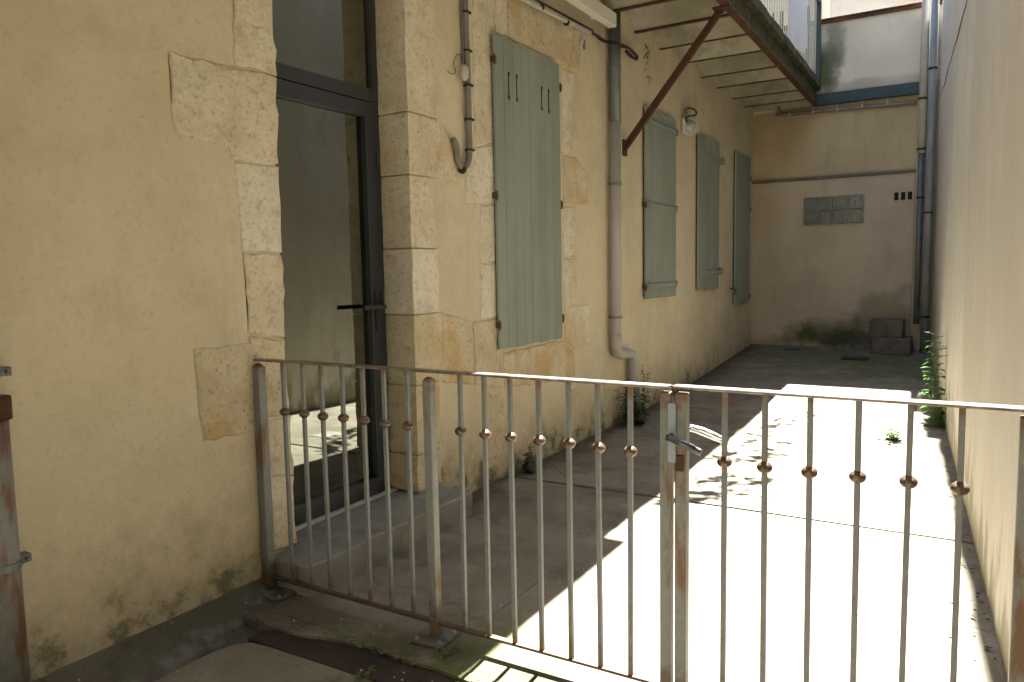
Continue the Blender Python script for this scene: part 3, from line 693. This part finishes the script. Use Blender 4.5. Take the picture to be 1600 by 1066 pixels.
# conduits and cables on the house wall
cd = thing('conduit_hook', 'brown grey conduit with black clips ending in an upturned hook, beside the door', 'conduit', (-2.62, 3.87, 2.0))
def V(y, z, X=-2.62): a, b = F(y, z, X, -2.6); return (X, a, b)
p_ = [V(3.858, 3.60), V(3.858, 2.953), V(3.861, 2.734), V(3.866, 2.531), V(3.866, 2.318), V(3.864, 2.12), V(3.852, 2.055), V(3.820, 2.018), V(3.782, 2.010), V(3.748, 2.03), V(3.733, 2.07), V(3.730, 2.115), V(3.715, 2.145), V(3.695, 2.158)]
bm = bmesh.new(); tube(bm, smoothpath(p_, 3), .019, 10); obj('conduit_length', bm, 'conduit', cd, True)
for y, z in ((3.858, 2.92), (3.862, 2.70), (3.866, 2.50), (3.866, 2.30), (3.864, 2.12)):
    c = V(y, z); bm = bmesh.new(); clampring(bm, c, .023, .012); box(bm, -2.65, -2.60, c[1]-.005, c[1]+.032, c[2]-.006, c[2]+.006); obj('clip', bm, 'black', cd)
bm = bmesh.new(); tube(bm, [V(3.795, 1.998), V(3.77, 1.995)], .024, 10); tube(bm, smoothpath([V(3.775, 2.0), V(3.79, 1.975), V(3.80, 1.985)], 3), .008, 6); obj('tape_wrap', bm, 'black', cd)
wi = bmesh.new(); tube(wi, smoothpath([V(3.818, 3.5, -2.635), V(3.818, 2.9, -2.635), V(3.82, 2.72, -2.635), V(3.815, 2.60, -2.635)], 3), .006, 6); obj('wire', wi, 'conduit', cd)
wi = bmesh.new(); tube(wi, smoothpath([V(3.825, 2.64, -2.635), V(3.77, 2.66, -2.62), V(3.72, 2.60, -2.62), V(3.74, 2.55, -2.62), V(3.70, 2.53, -2.63), V(3.66, 2.54, -2.635)], 4), .0025, 5); obj('stray_wire', wi, 'iron', cd)
bm = bmesh.new(); lathe(bm, V(3.83, 2.52, -2.60), [(.012, 0), (.026, .02), (.026, .07), (.014, .09)], 12); obj('junction_box', bm, 'conduit_pale', cd, True)
cb = thing('cable_run', 'pale conduit turning into a black taped cable bundle under the white box', 'cable', (-2.6, 5.5, 3.2))
def U(y, z, X=-2.6): a, b = F(y, z, X, -2.6); return (X, a, b)
bm = bmesh.new(); tube(bm, [U(4.2, 3.18), U(4.571, 3.192), U(4.794, 3.199), U(5.187, 3.215), U(5.60, 3.235)], .017, 10); obj('conduit_length', bm, 'conduit_pale', cb, True)
for y in (4.80, 5.19):
    bm = bmesh.new(); c = Vector(U(y, 3.205)); tube(bm, [c-Vector((0, .01, 0)), c+Vector((0, .01, 0))], .022, 10); obj('clip', bm, 'black', cb)
bm = bmesh.new()
for k in range(4):
    o_ = Vector((random.uniform(-.012, .012), 0, random.uniform(-.014, .014)))
    tube(bm, [Vector(p)+o_*(.5+.5*math.sin(i*1.1+k)) for i, p in enumerate(smoothpath([U(5.55, 3.240), U(5.75, 3.245), U(5.90, 3.240), U(6.05, 3.268, -2.52), U(6.20, 3.283, -2.50), U(6.40, 3.300, -2.54), U(6.56, 3.286, -2.58), U(6.60, 3.26, -2.6), U(6.5, 3.245, -2.6), U(6.35, 3.265, -2.6)], 4))], .010, 7)
obj('cable_bundle', bm, 'black', cb, True)
bm = bmesh.new()
tube(bm, smoothpath([U(4.2, 3.215), U(4.7, 3.235), U(5.2, 3.25), U(5.65, 3.262)], 4), .008, 6); obj('cable', bm, 'black', cb)
t = thing('wall_outlet', 'small white oval cable outlet on the render beside the shutter lintel', 'outlet', (-2.645, 5.584, 3.10))
bm = bmesh.new(); tube(bm, [(-2.652, 5.57, 3.14), (-2.640, 5.57, 3.14)], .052, 16); obj('plate', bm, 'lamp', t)
bm = bmesh.new(); tube(bm, [(-2.640, 5.575, 3.165), (-2.636, 5.575, 3.165)], .016, 10); tube(bm, [(-2.640, 5.565, 3.125), (-2.636, 5.565, 3.125)], .024, 10); obj('opening', bm, 'conduit', t)
tb = bmesh.new()
box(tb, -2.60, -2.53, 3.2, F(6.245, 3.5, -2.53)[0], F(6, 3.45, -2.53)[1], F(6, 3.565, -2.53)[1], bev=.004)
tag(obj('cable_trunking', tb, 'white'), 'long white box fixed high on the house wall, ending at the downpipe', 'trunking')
# bracket for the box so that it is carried by the wall
bm = bmesh.new()
for y in (3.4, 4.6, 5.7): box(bm, -2.65, -2.60, y, y+.05, 3.38, 3.45)
br = obj('bracket', bm, 'lamp', bpy.data.objects['cable_trunking'])
# wall lamp
lp = thing('wall_lamp', 'small caged bulkhead lamp with looped cable between two shutters', 'lamp', (-2.62, 8.1, 2.8))
def L(y, z, X=-2.58): a, b = F(y, z, X, -2.6); return (X, a, b)
a = L(7.98, 2.80); b = L(8.27, 2.97)
bm = bmesh.new(); box(bm, -2.65, -2.60, a[1]+.02, b[1]-.02, a[2], b[2], bev=.015); obj('housing', bm, 'lamp', lp)
bm = bmesh.new(); cx = (a[1]+b[1])/2; cz = (a[2]+b[2])/2; vs = bmesh.ops.create_uvsphere(bm, u_segments=14, v_segments=10, radius=1)['verts']
for v in vs: v.co = Vector((-2.598+v.co.x*.075, cx+v.co.y*.095, cz+v.co.z*.075))
obj('globe', bm, 'lampglass', lp, True)
bm = bmesh.new()
for k in (-1, 0, 1): tube(bm, smoothpath([(-2.60, cx+k*.05, cz+.085), (-2.515, cx+k*.05, cz+.05), (-2.505, cx+k*.05, cz), (-2.515, cx+k*.05, cz-.05), (-2.60, cx+k*.05, cz-.085)], 3), .004, 5)
tube(bm, smoothpath([(-2.60, cx-.10, cz), (-2.51, cx-.06, cz), (-2.505, cx, cz), (-2.51, cx+.06, cz), (-2.60, cx+.10, cz)], 3), .004, 5)
obj('guard', bm, 'lamp', lp)
bm = bmesh.new(); tube(bm, smoothpath([L(7.93, 3.03, -2.62), L(8.10, 3.075), L(8.27, 3.085), L(8.33, 3.06), L(8.25, 3.02), L(8.06, 2.985), L(7.97, 2.95), L(7.99, 2.91, -2.61)], 4), .011, 7); obj('cable', bm, 'iron', lp, True)
hk = bmesh.new(); tube(hk, smoothpath([(-2.65, 9.93, 1.09), (-2.60, 9.93, 1.09), (-2.58, 9.95, 1.06), (-2.58, 9.96, 1.01)], 3), .010, 6)
tag(obj('shutter_catch', hk, 'iron'), 'small brown iron shutter catch left of the corner shutter', 'catch')

# ------------------------------------------------------------------ laundry
bm = bmesh.new(); rows = []; ny, nz = 16, 14
for j in range(ny+1):
    t_ = j/ny; y = 8.68+1.22*t_; row = []
    for k in range(nz+1):
        s = k/nz; zb = 3.80 + .15*t_ - .05*math.sin(t_*2.4) + (.07 if t_ > .9 else 0)
        z = 4.86 + (zb-4.86)*s
        row.append(bm.verts.new((RX(y)+.04+.004*math.sin(t_*5+s*1.5)*s, y + .05*s*t_*t_, z)))
    rows.append(row)
for r1, r2 in zip(rows, rows[1:]):
    for k in range(nz): bm.faces.new((r1[k], r1[k+1], r2[k+1], r2[k]))
for r1, r2 in zip(rows, rows[1:]):           # the part folded over the rail
    pass
tag(obj('hanging_sheet', bm, 'cloth', None, True), 'white laundry sheet hung over the balcony railing', 'sheet')

# ------------------------------------------------------------------ railing and gate in front
Y = 2.206; ZT = 1.036
def post(parent, x0, x1, y0=Y-.0, d=.04, zt=ZT-.022, zb=.0, m='post', dome=False):
    bm = bmesh.new(); box(bm, x0, x1, Y-.004, Y-.004+d, zb, zt, bev=.003)
    if dome: lathe(bm, ((x0+x1)/2, Y-.004+d/2, zt-.002), [(.021, 0), (.019, .008), (.011, .014), (.003, .016)], 12)
    return obj('post', bm, m, parent)
fen = thing('fixed_railing', 'rusting grey steel railing between house wall and gate, with ball ornaments', 'railing', (-1.7, Y+.015, 0))
gate = thing('gate', 'grey steel gate with lever handle at its latch side, right of the railing', 'gate', (-.3, Y+.015, .06))
post(fen, -2.645, -2.602, d=.043, dome=True, zt=1.0, zb=.01); post(fen, -1.719, -1.682, d=.037, dome=True, zt=.995, zb=.01); post(fen, -.800, -.765, d=.036, zb=.01, zt=1.015)
post(gate, -.752, -.716, d=.036, zt=1.015, zb=.06); post(gate, .123, .160, d=.037, zt=1.015, zb=.06)
bm = bmesh.new(); box(bm, -2.63, -.772, Y-.008, Y+.032, ZT-.010, ZT, bev=.0025); obj('handrail', bm, 'rail', fen)
bm = bmesh.new(); box(bm, -.758, .175, Y-.008, Y+.032, ZT-.008, ZT+.002, bev=.0025); obj('handrail', bm, 'rail', gate)
bm = bmesh.new(); box(bm, -2.602, -.80, Y+.002, Y+.027, .058, .068, bev=.001); obj('bottom_rail', bm, 'plate2', fen)
bm = bmesh.new(); box(bm, -.716, .123, Y+.002, Y+.027, .070, .080, bev=.001); obj('bottom_rail', bm, 'plate2', gate)
def bar_mesh():
    bm = bmesh.new(); box(bm, -.0075, .0075, -.0075, .0075, 0, ZT-.010-.068, bev=.001); return bm
def ball_mesh():
    bm = bmesh.new(); lathe(bm, (0, 0, 0), [(.010, -.017), (.017, -.0125), (.0215, -.006), (.0225, 0), (.0215, .006), (.017, .011), (.0125, .014), (.010, .017)], 14); return bm
bars = [-2.471, -2.357, -2.245, -2.136, -2.028, -1.917, -1.808, -1.564, -1.456, -1.346, -1.237, -1.122, -1.013, -.905]
gbars = [-.604, -.485, -.362, -.238, -.118, .004]
def place_bars(xs, parent, zb, zt):
    first = None
    for x in xs:
        if first is None:
            bm = bmesh.new(); box(bm, x-.0075, x+.0075, Y+.007, Y+.022, zb, zt, bev=.001); fb = obj('bar', bm, 'paint', parent)
            bm = ball_mesh(); bmesh.ops.translate(bm, verts=bm.verts, vec=(x, Y+.0145, .815)); fbb = obj('ball', bm, 'ball', fb, True); first = x
        else:
            dx = x-first + random.uniform(-.001, .001)
            c = fb.copy(); C.objects.link(c); c.location = fb.location+Vector((dx, random.uniform(-.0015, .0015), 0)); c.parent = parent
            c.rotation_euler = (random.uniform(-.003, .003), random.uniform(-.004, .004), random.uniform(-.05, .05))
            d = fbb.copy(); C.objects.link(d); d.parent = c; d.location = fbb.location + Vector((0, 0, random.uniform(-.003, .003))); d.rotation_euler = (random.uniform(-.06, .06), random.uniform(-.06, .06), random.uniform(0, 3))
place_bars(bars, fen, .068, ZT-.010); place_bars(gbars, gate, .080, ZT-.008)
def base_plate(cx, cy, s, rot):
    bm = bmesh.new(); box(bm, -s, s, -s, s, 0.002, .010, bev=.001)
    bmesh.ops.rotate(bm, verts=bm.verts, cent=(0, 0, 0), matrix=Matrix.Rotation(rot, 3, 'Z')); bmesh.ops.translate(bm, verts=bm.verts, vec=(cx, cy, 0))
    p = obj('base_plate', bm, 'gutter', fen)
    for a, b in ((-.7, -.7), (.7, -.7), (.7, .7), (-.7, .7)):
        v = Matrix.Rotation(rot, 2, 'Z') @ Vector((a*s, b*s)); bm = bmesh.new(); lathe(bm, (cx+v.x, cy+v.y, .010), [(.009, 0), (.009, .005), (.005, .006), (.005, .012)], 6); obj('bolt', bm, 'lockplate', p)
base_plate(-2.555, 2.215, .075, .05); base_plate(-1.700, 2.215, .072, .08)
# lock, levers, latch
obj('lock_case', B(-.771, -.745, Y-.016, Y-.0045, .80, .985, bev=.002), 'lockplate', gate)
obj('latch_strip', B(-.7665, -.7595, Y-.012, Y-.005, .62, .80, bev=.001), 'post', gate)
bm = bmesh.new(); box(bm, -.748, -.722, Y-.010, Y-.0045, .775, .825, bev=.002); obj('keyhole_plate', bm, 'rust', gate)
bm = bmesh.new(); tube(bm, [(-.757, Y-.02, .885), (-.757, Y-.045, .885)], .009, 10)
tube(bm, smoothpath([(-.760, Y-.050, .887), (-.72, Y-.055, .876), (-.68, Y-.055, .862), (-.655, Y-.052, .852)], 4), [.0105]*4+[.012]*5+[.0105]*4, 12)
o = obj('lever_handle', bm, 'darksteel', gate, True)
bm = bmesh.new(); tube(bm, [(-.735, Y+.04, .890), (-.735, Y+.085, .890)], .009, 10)
tube(bm, smoothpath([(-.738, Y+.090, .893), (-.70, Y+.095, .884), (-.655, Y+.095, .870), (-.615, Y+.092, .856)], 4), [.0115]*4+[.013]*5+[.0115]*4, 12)
obj('lever_handle', bm, 'chrome', gate, True)
bm = bmesh.new(); lathe(bm, (-.762, Y+.012, ZT-.03), [(.005, 0), (.005, .03)], 8); obj('latch_pin', bm, 'iron', gate)

# ------------------------------------------------------------------ blocks in the far corner
def worn_block(bm_args, seed, m='end_low'):
    bm = bmesh.new(); box(bm, *bm_args, bev=.01); bmesh.ops.subdivide_edges(bm, edges=[e for e in bm.edges if e.calc_length() > .1], cuts=2, use_grid_fill=True)
    for v in bm.verts: v.co += noise.noise_vector(v.co*9+Vector((seed, 0, 0)))*.008
    return bm
tag(obj('stone_block', worn_block((-1.02, -.58, 10.62, 11.06, gz(10.8)-.01, .43), 1), 'blockm'), 'low worn block on the ground in the far corner, under another', 'block')
tag(obj('stone_block', worn_block((-1.06, -.68, 10.78, 11.07, .43, .66), 5), 'blockm'), 'smaller block sitting on top of the low block in the far corner', 'block')

# ------------------------------------------------------------------ small marks on the house wall
bm = bmesh.new(); rr = random.Random(77)
for i in range(46):
    y = 6.86+abs(rr.gauss(0, .05))+rr.uniform(0, .12); z = 3.46-abs(rr.gauss(0, .14)); s_ = rr.uniform(.004, .013)
    vs = bmesh.ops.create_icosphere(bm, subdivisions=1, radius=s_)['verts']
    for v in vs: v.co = Vector((-2.6495+v.co.x*.25, y+v.co.y*.8, z+v.co.z*1.6))
obj('peeling_render', bm, 'iron', house, kind='stuff')
bm = bmesh.new()
for (y, z, l_) in ( (3.74, 2.10, .012), (4.08, .93, .012), (8.0, 3.10, .014), (3.75, .42, .01)):
    vs = bmesh.ops.create_icosphere(bm, subdivisions=1, radius=1)['verts']
    for v in vs: v.co = Vector((-2.6495+v.co.x*.0015, y+v.co.y*l_, z+v.co.z*.0035+v.co.y*l_*.4))
obj('chip', bm, 'iron', house, kind='stuff')

# ------------------------------------------------------------------ plants
def leafquad(bm, p, d, up, L_, w_, curl=.3):
    d = d.normalized(); s = d.cross(up)
    if s.length < 1e-3: s = d.orthogonal()
    s.normalize(); u = s.cross(d)
    a = bm.verts.new(p); b1 = bm.verts.new(p+d*L_*.35+s*w_*.5+u*L_*.06); b2 = bm.verts.new(p+d*L_*.35-s*w_*.5+u*L_*.06)
    m_ = bm.verts.new(p+d*L_*.45-u*L_*.02); c1 = bm.verts.new(p+d*L_*.75+s*w_*.32-u*L_*curl*.3); c2 = bm.verts.new(p+d*L_*.75-s*w_*.32-u*L_*curl*.3)
    e = bm.verts.new(p+d*L_-u*L_*curl)
    for f in ((a, b1, m_), (a, m_, b2), (b1, c1, m_), (b2, m_, c2), (m_, c1, e), (m_, e, c2)): bm.faces.new(f)
def weed(label, base, n, h, spread, leaf, lw, per, seed, mat='leaf', lean=(0, 0), cat='weed', name='weed', group=None):
    r = random.Random(seed); base = Vector(base)
    t = thing(name, label, cat, base, group)
    sb = bmesh.new(); lb = bmesh.new()
    for i in range(n):
        a = r.uniform(0, 6.28); hh = h*r.uniform(.55, 1) if i else h
        off = Vector((math.cos(a), math.sin(a), 0))*spread*r.uniform(.2, 1)*(hh/h) + Vector((lean[0], lean[1], 0))
        p0 = base + Vector((r.uniform(-.02, .02), r.uniform(-.02, .02), -.01)); pts = [p0, p0+off*.3+Vector((0, 0, hh*.35)), p0+off*.65+Vector((0, 0, hh*.7)), p0+off+Vector((0, 0, hh))]
        sp = smoothpath(pts, 4); tube(sb, sp, [max(.0012, .0035*(1-j/len(sp))) for j in range(len(sp))], 5)
        for k in range(per):
            q = .12+.88*k/per; idx = min(int(q*(len(sp)-1)), len(sp)-2); p = sp[idx].lerp(sp[idx+1], q*(len(sp)-1)-idx)
            an = k*2.4+r.uniform(-.5, .5); d = Vector((math.cos(an), math.sin(an), r.uniform(.1, .7)))
            s_ = (1-.45*q)*r.uniform(.7, 1.15); leafquad(lb, p, d, Vector((0, 0, 1)), leaf*s_, lw*s_, r.uniform(.15, .6))
    obj('stem', sb, 'stem', t); obj('leaves', lb, mat, t); return t
weed('tall leafy weed growing at the foot of the right boundary wall', (-.205, 7.35, gz(7.35)), 4, .76, .08, .15, .045, 18, 3, lean=(-.01, .0))
weed('low bushy weed clump below the tall weed at the right wall', (-.19, 7.15, gz(7.1)), 14, .27, .14, .10, .045, 8, 4)
weed('small sunlit weed growing from a joint in the middle of the yard', (-.47, 6.55, gz(6.5)), 12, .17, .19, .075, .03, 7, 6)
weed('bushy dark weed at the foot of the grey downpipe', (-2.50, 6.22, 0), 20, .36, .27, .10, .045, 10, 8, 'leafd')
weed('weed climbing beside the pipe elbow foot', (-2.50, 6.52, 0), 4, .52, .05, .07, .035, 12, 12, 'leafd')
weed('small weed at the wall base below the shuttered window nearest the door', (-2.585, 4.42, 0), 9, .22, .10, .06, .035, 8, 15, 'leafd', lean=(.03, .02))
weed('tiny weed in the mossy joint near the railing post', (-1.60, 2.13, 0), 7, .05, .04, .035, .006, 4, 18)
weed('tuft of grass at the edge of the steel channel plate', (-1.75, 1.86, 0), 8, .045, .03, .04, .004, 4, 21)
# moss clumps along the wall foot and debris
bm = bmesh.new(); r = random.Random(5)
for i in range(260):
    if i < 130: x, y = -2.645+abs(r.gauss(0, .03)), r.uniform(3.55, 8.5)
    elif i < 200: x, y = r.uniform(-2.3, -1.3), 2.04+r.gauss(0, .012)
    else: y = r.uniform(2.3, 9); x = wx(y)-abs(r.gauss(0, .025))-.01
    s = r.uniform(.002, .007); vs = bmesh.ops.create_icosphere(bm, subdivisions=1, radius=s)['verts']
    for v in vs: v.co = Vector((x+v.co.x*1.5, y+v.co.y*1.5, gz(y)+v.co.z*.7))+Vector((r.uniform(-.2, .2), r.uniform(-.2, .2), 0))*s
obj('rubble', bm, 'gutter', ground, kind='stuff')
bm = bmesh.new()
for i in range(150):
    if i < 90: y = r.uniform(2.6, 8.5); x = -2.62+abs(r.gauss(0, .07))
    else: y = r.uniform(2.2, 10.5); x = wx(y)-.02-abs(r.gauss(0, .06))
    if x < -2.4 and y < 3.55: continue
    a_ = r.uniform(0, 6.28); leafquad(bm, Vector((x, y, gz(y)+.008)), Vector((math.cos(a_), math.sin(a_), r.uniform(0, .3))), Vector((0, 0, 1)), r.uniform(.015, .04), r.uniform(.008, .018), r.uniform(-.1, .4))
obj('leaf_litter', bm, 'litter', ground, kind='stuff')
bm = bmesh.new()
for i in range(80):
    x = r.uniform(-2.3, .1); y = 2.1+abs(r.gauss(0, 1.2)) if i > 50 else r.uniform(1.88, 2.2); s = r.uniform(.0015, .004)
    if x > wx(y)-.05: continue
    vs = bmesh.ops.create_icosphere(bm, subdivisions=1, radius=s)['verts']
    for v in vs: v.co = Vector((x+v.co.x*1.4, y+v.co.y, gz(y)+v.co.z*.6+.001))
obj('plaster_crumbs', bm, 'lamp', ground, kind='stuff')
# plant trailing out from a box on the balcony railing; it throws the leaf shadows on the yard
vine = thing('trailing_plant', 'leafy plant trailing out over the yard from a box on the balcony railing', 'plant', (-1.85, 7.4, 4.62))
obj('planter_box', B(-1.94, -1.77, 6.7, 8.1, 4.62, 4.80, bev=.01), 'roof', vine)
sb = bmesh.new(); lb = bmesh.new(); r = random.Random(31)
shadow = [(-1.42, 4.32), (-1.36, 4.55), (-1.28, 4.45), (-1.16, 4.62), (-1.33, 4.95), (-1.12, 5.0), (-1.05, 4.9), (-1.25, 5.5), (-1.45, 5.6), (-1.14, 5.7), (-1.35, 6.3), (-1.15, 6.1), (-1.4, 6.9), (-1.16, 7.3)]
for (sx, sy) in shadow:
    z = 4.75+r.uniform(-.1, .35); k = (z)*math.cos(SUN_EL)/math.sin(SUN_EL)
    tip = Vector((sx + math.sin(SUN_AZ)*k, sy + math.cos(SUN_AZ)*k, z)); root_ = Vector((-1.84, min(max(tip.y-.4, 6.8), 8.0), 4.80))
    mid = root_.lerp(tip, .5)+Vector((0, 0, .14)); sp = smoothpath([root_, mid, tip], 6); tube(sb, sp, [.004-.0025*j/len(sp) for j in range(len(sp))], 5)
    for q in range(15):
        u_ = .62+.38*q/14; idx = min(int(u_*(len(sp)-1)), len(sp)-2); p = sp[idx].lerp(sp[idx+1], u_*(len(sp)-1)-idx)
        leafquad(lb, p+Vector((r.uniform(-.04, .04), r.uniform(-.06, .06), 0)), Vector((r.uniform(-1, 1), r.uniform(-1, 1), r.uniform(-.4, .2))), Vector((0, 0, 1)), r.uniform(.06, .11), r.uniform(.04, .07))
obj('stem', sb, 'stem', vine); obj('leaves', lb, 'leafd', vine)
